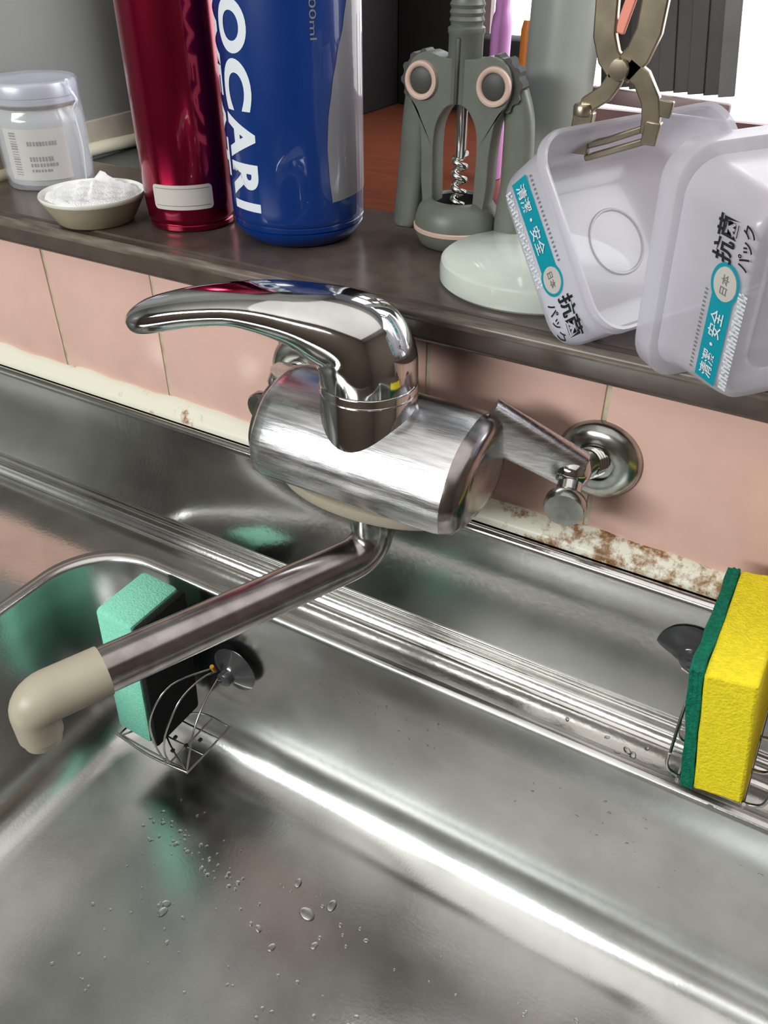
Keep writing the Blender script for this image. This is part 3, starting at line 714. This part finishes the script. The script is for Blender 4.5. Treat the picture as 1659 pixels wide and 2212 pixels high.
# ------------------------------------------------------------------ plastic tubs
def tub(name, label, c, s1, s2, o, a, b, dep, tp, flip, skirt, lx=-.44, ly=.30, ws=.955, bh=.24, ls=1.0, roll=0):
    """o: direction the mouth faces; s1 long side, s2 other side"""
    c, s1, s2, o = Vector(c), Vector(s1).normalized(), Vector(s2).normalized(), Vector(o).normalized()
    q0 = Matrix.Rotation(math.radians(roll), 3, Vector((-.407, .700, -.586)))
    s1, s2, o = q0 @ s1, q0 @ s2, q0 @ o
    s2 = (s2-o*s2.dot(o)).normalized(); sgn = 1 if s1.dot(s2.cross(o)) > 0 else -1
    s1 = s2.cross(o)*sgn
    t = thing(name, label, 'tub', c, 'empty translucent plastic tubs leaning on the ledge')
    def rr(sc, depth, inset=0.0, rad=.017, n=7):
        pts_ = rrect(-a/2*sc+inset, a/2*sc-inset, -b/2*sc+inset, b/2*sc-inset, rad*sc, 0, n)
        return [s1*p.x+s2*p.y-o*depth for p in pts_]
    wsc = lambda dd: ws+(tp-ws)*dd/dep
    R_ = [rr(.955, .0), rr(.985, -.0012), rr(1.0, .0006), rr(1.0, skirt), rr(.985, skirt+.0006)]
    R_ += [rr(ws+.012, skirt+.0002), rr(ws, skirt+.0035), rr(wsc(dep*.35), dep*.35), rr(wsc(dep*.7), dep*.7), rr(tp, dep-.006), rr(tp*.985, dep-.0025), rr(tp*.95, dep-.0004), rr(tp*.90, dep), rr(tp*.70, dep-.0008), rr(tp*.68, dep-.0020), rr(tp*.66, dep-.0020)]
    R2 = [rr(.955, .0), rr(wsc(dep*.35), dep*.35, .0012), rr(wsc(dep*.7), dep*.7, .0012), rr(tp, dep-.006, .0012), rr(tp*.985, dep-.0035, .0016), rr(tp*.93, dep-.0018, .001), rr(tp*.66, dep-.0034)]
    bm_ = loft(R_, False, True); loft(R2, False, True, bm_)
    obj('tub_body', bm_, M['tub'], t, 50)
    # moulded circle on the inside of the base
    z_ = o*(-(dep-.0036)); n = 40
    rg = [[s1*r*math.cos(2*PI*k/n)+s2*r*math.sin(2*PI*k/n)+z_+o*h for k in range(n)] for r, h in ((.017, 0), (.0175, .0006), (.0185, .0006), (.019, 0))]
    obj('moulded_ring', loft(rg, False, False), M['tub'], t, 60)
    # label art on the side wall: reading direction u, letter tops towards the mouth
    side = -1 if not flip else 1
    u = -s1 if not flip else s1
    slope = (1-tp/.955)*(b/2)*.955/dep
    def put(bms, lift=.0004):
        m_ = merge(bms)
        for v in m_.verts:
            x, y = v.co.x, v.co.y           # x along the reading direction (centred), y from base towards mouth
            dd = dep-y; half = (b/2)*wsc(dd)
            v.co = u*x + s2*side*(half+lift) - o*dd
        return m_
    def at(b_, x, y):
        bmesh.ops.translate(b_, verts=b_.verts, vec=(x, y, 0)); return b_
    L = a*.92
    w0 = dep*ly; bandh = dep*bh
    x0 = L*lx; L = L*ls
    teal = put([at(grid_bm(0, L*.50, 0, bandh, 8, 1), x0, w0)])
    obj('teal_band', teal, M['teal'], t, 0)
    cxr = x0+L*.555; cyr = w0+bandh*.5
    ringb = bmesh.new(); k_ = 36
    v0 = [ringb.verts.new((cxr+bandh*.66*math.cos(2*PI*i/k_), cyr+bandh*.66*math.sin(2*PI*i/k_), 0)) for i in range(k_)]
    v1 = [ringb.verts.new((cxr+bandh*.54*math.cos(2*PI*i/k_), cyr+bandh*.54*math.sin(2*PI*i/k_), 0)) for i in range(k_)]
    for i in range(k_): ringb.faces.new((v0[i], v0[(i+1) % k_], v1[(i+1) % k_], v1[i]))
    obj('teal_circle', put([ringb], .0005), M['teal'], t, 0)
    dk = bmesh.new(); dk.faces.new([dk.verts.new((cxr+bandh*.52*math.cos(2*PI*i/k_), cyr+bandh*.52*math.sin(2*PI*i/k_), 0)) for i in range(k_)])
    obj('white_seal', put([dk], .0006), M['white_label'], t, 0)
    obj('seal_print', put([at(text_bm('日本', bandh*.62, bandh*.34, 0), cxr-bandh*.31, cyr-bandh*.17)], .0009), M['grey_print'], t, 0)
    obj('white_lettering', put([at(text_bm('清潔・安全', L*.38, bandh*.60, .012), x0+L*.03, w0+bandh*.20)], .0009), M['white_print'], t, 0)
    small = []
    for k in range(26):
        small.append(at(grid_bm(0, L*.012, 0, bandh*(.30+.12*random.random()), 1, 1), x0+L*.02+k*L*.021, w0-bandh*.55))
        small.append(at(grid_bm(0, L*.018, 0, bandh*.10, 1, 1), x0+L*.02+k*L*.021, w0-bandh*(.50-.12*(k % 3))))
    obj('fine_print', put(small, .0005), M['white_print'], t, 0)
    fine = []
    for k in range(20):
        fine.append(at(grid_bm(0, L*.010, 0, bandh*.14, 1, 1), x0+L*.02+k*L*.024, w0+bandh*1.18))
    obj('edge_print', put(fine, .0005), M['grey_print'], t, 0)
    xb = x0+L*.655
    obj('black_lettering', put([at(text_bm('抗菌', L*.23, bandh*.95, .03), xb, w0+bandh*.42), at(text_bm('パック', L*.22, bandh*.55, .02), xb+L*.01, w0-bandh*.32)], .0006), M['ink'], t, 0)
    return t
tub('plastic_tub', 'translucent plastic tub at the metal clamp, its open mouth showing, black print lowest',
    (-.093, .025, .184), (-.543, .272, .794), (.479, .877, .027), (.69, -.395, .607), .102, .133, .043, .94, False, .004, -.41, .30, .955, .30)
tub('plastic_tub', 'translucent plastic tub at the right edge, turned so its rim faces left, black print uppermost',
    (-.053, -.0005, .179), (-.087, -.125, .988), (-.634, -.758, -.151), (-.768, .64, .013), .109, .093, .057, .82, True, .012, -.36, .05, .885, .24, .80, 7)

# ------------------------------------------------------------------ metal clamp on the tub's rim
cl = thing('metal_clamp', 'dull brass-coloured metal clamp with rectangular jaw hooked on the tub rim', 'clamp', (-.125, .03, .21))
def C0(x, z, y=0.0): return Vector((x+.125, y, z-.21))
def bar(name, pts_, w_, th, m='brass'):
    P = [C0(*p) for p in pts_]; n = len(P); rg = []
    for i, p in enumerate(P):
        tan = (P[min(i+1, n-1)]-P[max(i-1, 0)]).normalized(); yv = Vector((0, 1, 0)); side = tan.cross(yv).normalized()
        rg.append([p+side*w_*1.3*a+yv*th*1.2*b for a, b in ((-.5, -.5), (.5, -.5), (.5, .5), (-.5, .5))])
    o_ = obj(name, loft(rg), M[m], cl, 30)
    bv_ = o_.modifiers.new('b', 'BEVEL'); bv_.width = .0008; bv_.segments = 2
    return o_
bar('handle', [(-.1405, .300), (-.1400, .274), (-.1390, .259), (-.1355, .250), (-.1295, .244)], .0085, .0040)
bar('handle', [(-.1165, .300), (-.1175, .274), (-.1180, .262), (-.1215, .252), (-.1290, .243)], .0095, .0040)
bar('jaw_arm', [(-.1295, .2450), (-.1320, .2390), (-.1350, .2340), (-.1430, .2285), (-.1435, .2240)], .0065, .0040)
bar('jaw_arm', [(-.1265, .2470), (-.1180, .2420), (-.1120, .2330), (-.1105, .2260), (-.1100, .2180)], .0070, .0040)
bar('thumb_lug', [(-.1110, .2310), (-.1060, .2300), (-.1010, .2295)], .0060, .0030)
obj('pivot', lathe([(0, 0), (.0045, 0), (.0050, .001), (.0045, .0030), (0, .0035)], axis_mtx(C0(-.1285, .2455, -.0040), (0, -1, 0)), 24), M['brass'], cl, 40)
bar('jaw_post', [(-.1440, .2255), (-.1448, .2150), (-.1450, .2050)], .0080, .0050)
bar('jaw_bar', [(-.1430, .2085), (-.1300, .2130), (-.1110, .2210)], .0026, .0030)
bar('jaw_bar', [(-.1410, .2030), (-.1280, .2080), (-.1100, .2150)], .0026, .0030)
bar('jaw_post', [(-.1085, .2240), (-.1092, .2180), (-.1095, .2130)], .0060, .0050)
obj('spring_screw', lathe([(0, 0), (.0048, 0), (.0050, .004), (.0042, .0052), (0, .0055)], axis_mtx(C0(-.1450, .2235, -.0010), (0, 0, 1)), 24), M['brass'], cl, 40)
o = bar('coral_strip', [(-.1260, .300), (-.1290, .274), (-.1325, .2600)], .0040, .0020, 'coral'); o['label'] = 'coral strip added between the handles'  # made-up coral strip standing in for a salmon highlight between the handles

# ------------------------------------------------------------------ mint sponge in wire holder
def sponge_block(x0, x1, y0, y1, z0, z1, bev):
    return box(x0, x1, y0, y1, z0, z1, bev, 2)
ms = thing('mint_sponge', 'mint green sponge with black scouring side, in the basin behind the spout', 'sponge', (-.388, -.113, -.230))
o = obj('foam', sponge_block(-.023, .012, -.029, .022, 0, .132, .004), M['sponge_t'], ms, 40)
o = obj('scourer', sponge_block(.0122, .0190, -.029, .022, 0, .132, .003), M['sponge_d'], ms, 40); o['label'] = 'black scouring layer'
ms.rotation_euler = (0, math.radians(4), 0)
wh = thing('wire_basket', 'bent steel wire holder with suction cup on the basin back wall', 'holder', (-.37, -.12, -.235))
def wire(name, pts_, r=.0008, m='wire', parent=None, origin=(-.37, -.12, -.235)):
    P = catmull([Vector(p)-Vector(origin) for p in pts_], 6)
    return obj(name, tube(P, r, 8), M[m], parent or wh, 60)
zb = -.2315
for yy in (-.146, -.128, -.110): wire('wire', [(-.406, yy, zb), (-.37, yy, zb-.001), (-.334, yy, zb)])
wire('wire', [(-.405, -.148, zb), (-.37, -.100, zb), (-.336, -.096, zb)])
wire('wire', [(-.404, -.104, zb), (-.370, -.130, zb), (-.336, -.147, zb)])
for xx in (-.406, -.352, -.334): wire('wire', [(xx, -.148, zb), (xx, -.12, zb-.0005), (xx, -.095, zb)])
wire('front_wire', [(-.407, -.148, zb+.002), (-.37, -.150, zb), (-.333, -.148, zb+.002)], .0012)
wire('loop', [(-.350, -.148, zb), (-.3545, -.1475, zb+.012), (-.350, -.1455, zb+.036), (-.345, -.130, zb+.060), (-.341, -.110, zb+.066), (-.338, -.096, zb+.063)])
wire('loop', [(-.335, -.147, zb), (-.337, -.130, zb+.030), (-.337, -.112, zb+.048), (-.336, -.097, zb+.058)])
wire('loop', [(-.352, -.1495, zb), (-.361, -.150, zb+.022), (-.360, -.148, zb+.05), (-.352, -.130, zb+.072), (-.341, -.098, zb+.066)])
for p in ((-.352, -.128, zb), (-.346, -.118, zb), (-.365, -.126, zb), (-.358, -.137, zb)):
    obj('weld', box(p[0]+.37-.0013, p[0]+.37+.0013, p[1]+.12-.0016, p[1]+.12+.0016, p[2]+.235-.001, p[2]+.235+.001, .0004), M['darktip'], wh, 30)
def cup_bm(p, d_, s=1.0):
    return lathe([(.0205*s, 0), (.0208*s, .0008), (.0170*s, .0030), (.0110*s, .0062), (.0075*s, .0085), (.0060*s, .0100), (.0066*s, .0135), (.0050*s, .0150), (0, .0150)], axis_mtx(p, d_), 40)
obj('suction_cup', cup_bm((-.328+.37, -.0862+.12, -.170+.235), (0, -1, .03), .95), M['cup'], wh, 60)
obj('hook_tip', tube([Vector((.034, .020, .072)), Vector((.034, .018, .078))], .0018, 8), M['yellowdot'], wh, 60)

# ------------------------------------------------------------------ yellow sponge in wire holder
ys = thing('yellow_sponge', 'yellow sponge with green scouring side standing at the right of the sink', 'sponge', (.0125, -.073, -.0520))
def foam_bm(x0, x1, bump_):
    b_ = bmesh.new(); add_box(b_, x0, x1, -.043, .043, 0, .0785, 0)
    bmesh.ops.subdivide_edges(b_, edges=b_.edges, cuts=7, use_grid_fill=True)
    for v in b_.verts:
        v.co += Vector((random.uniform(-1, 1), random.uniform(-1, 1), random.uniform(-1, 1)))*bump_
    return b_
o = obj('foam', foam_bm(-.0085, .0150, .00025), M['sponge_y'], ys, 50)
bv = o.modifiers.new('b', 'BEVEL'); bv.width = .0016; bv.segments = 2; bv.limit_method = 'ANGLE'; bv.angle_limit = math.radians(50)
o = obj('scourer', foam_bm(-.0150, -.0087, .0005), M['sponge_g'], ys, 50); o['label'] = 'green scouring layer'
ys.rotation_euler = (0, math.radians(-8.5), 0)
yh = thing('wire_rack', 'steel wire holder with smoky suction cups carrying the yellow sponge', 'holder', (0, 0, 0))
for yy in (-.108, -.085, -.060):
    wire('wire', [(-.012, yy, -.0440), (-.009, yy, -.0560), (.012, yy, -.0585), (.034, yy, -.0560), (.038, yy, -.0440)], .0010, parent=yh, origin=(0, 0, 0))
for xx in (-.004, .028):
    wire('wire', [(xx, -.115, -.0500), (xx, -.108, -.0580), (xx, -.06, -.0595), (xx, -.034, -.0580), (xx, -.030, -.0450)], .0010, parent=yh, origin=(0, 0, 0))
wire('hoop', [(-.0125, -.034, -.0440), (-.0125, -.075, -.0400), (-.0115, -.108, -.0440)], .0009, parent=yh, origin=(0, 0, 0))
for cx_, m_ in ((-.020, 'cup'), (.052, 'cup_dark')):  # right cup is added in black to fill a dark area beside the sponge
    obj('suction_cup', lathe([(.0205, 0), (.0208, .0006), (.0170, .0018), (.0110, .0030), (.0070, .0042), (.0050, .0060), (.0050, .0085), (0, .0090)], axis_mtx((cx_, -.0206, -.053), (0, -1, 0)), 40), M[m_], yh, 60)
wire('hook', [(-.022, -.034, -.0540), (-.010, -.036, -.0570), (-.004, -.036, -.0580)], .0010, parent=yh, origin=(0, 0, 0))
wire('hook', [(.048, -.034, -.0540), (.036, -.036, -.0570), (.028, -.036, -.0580)], .0010, parent=yh, origin=(0, 0, 0))
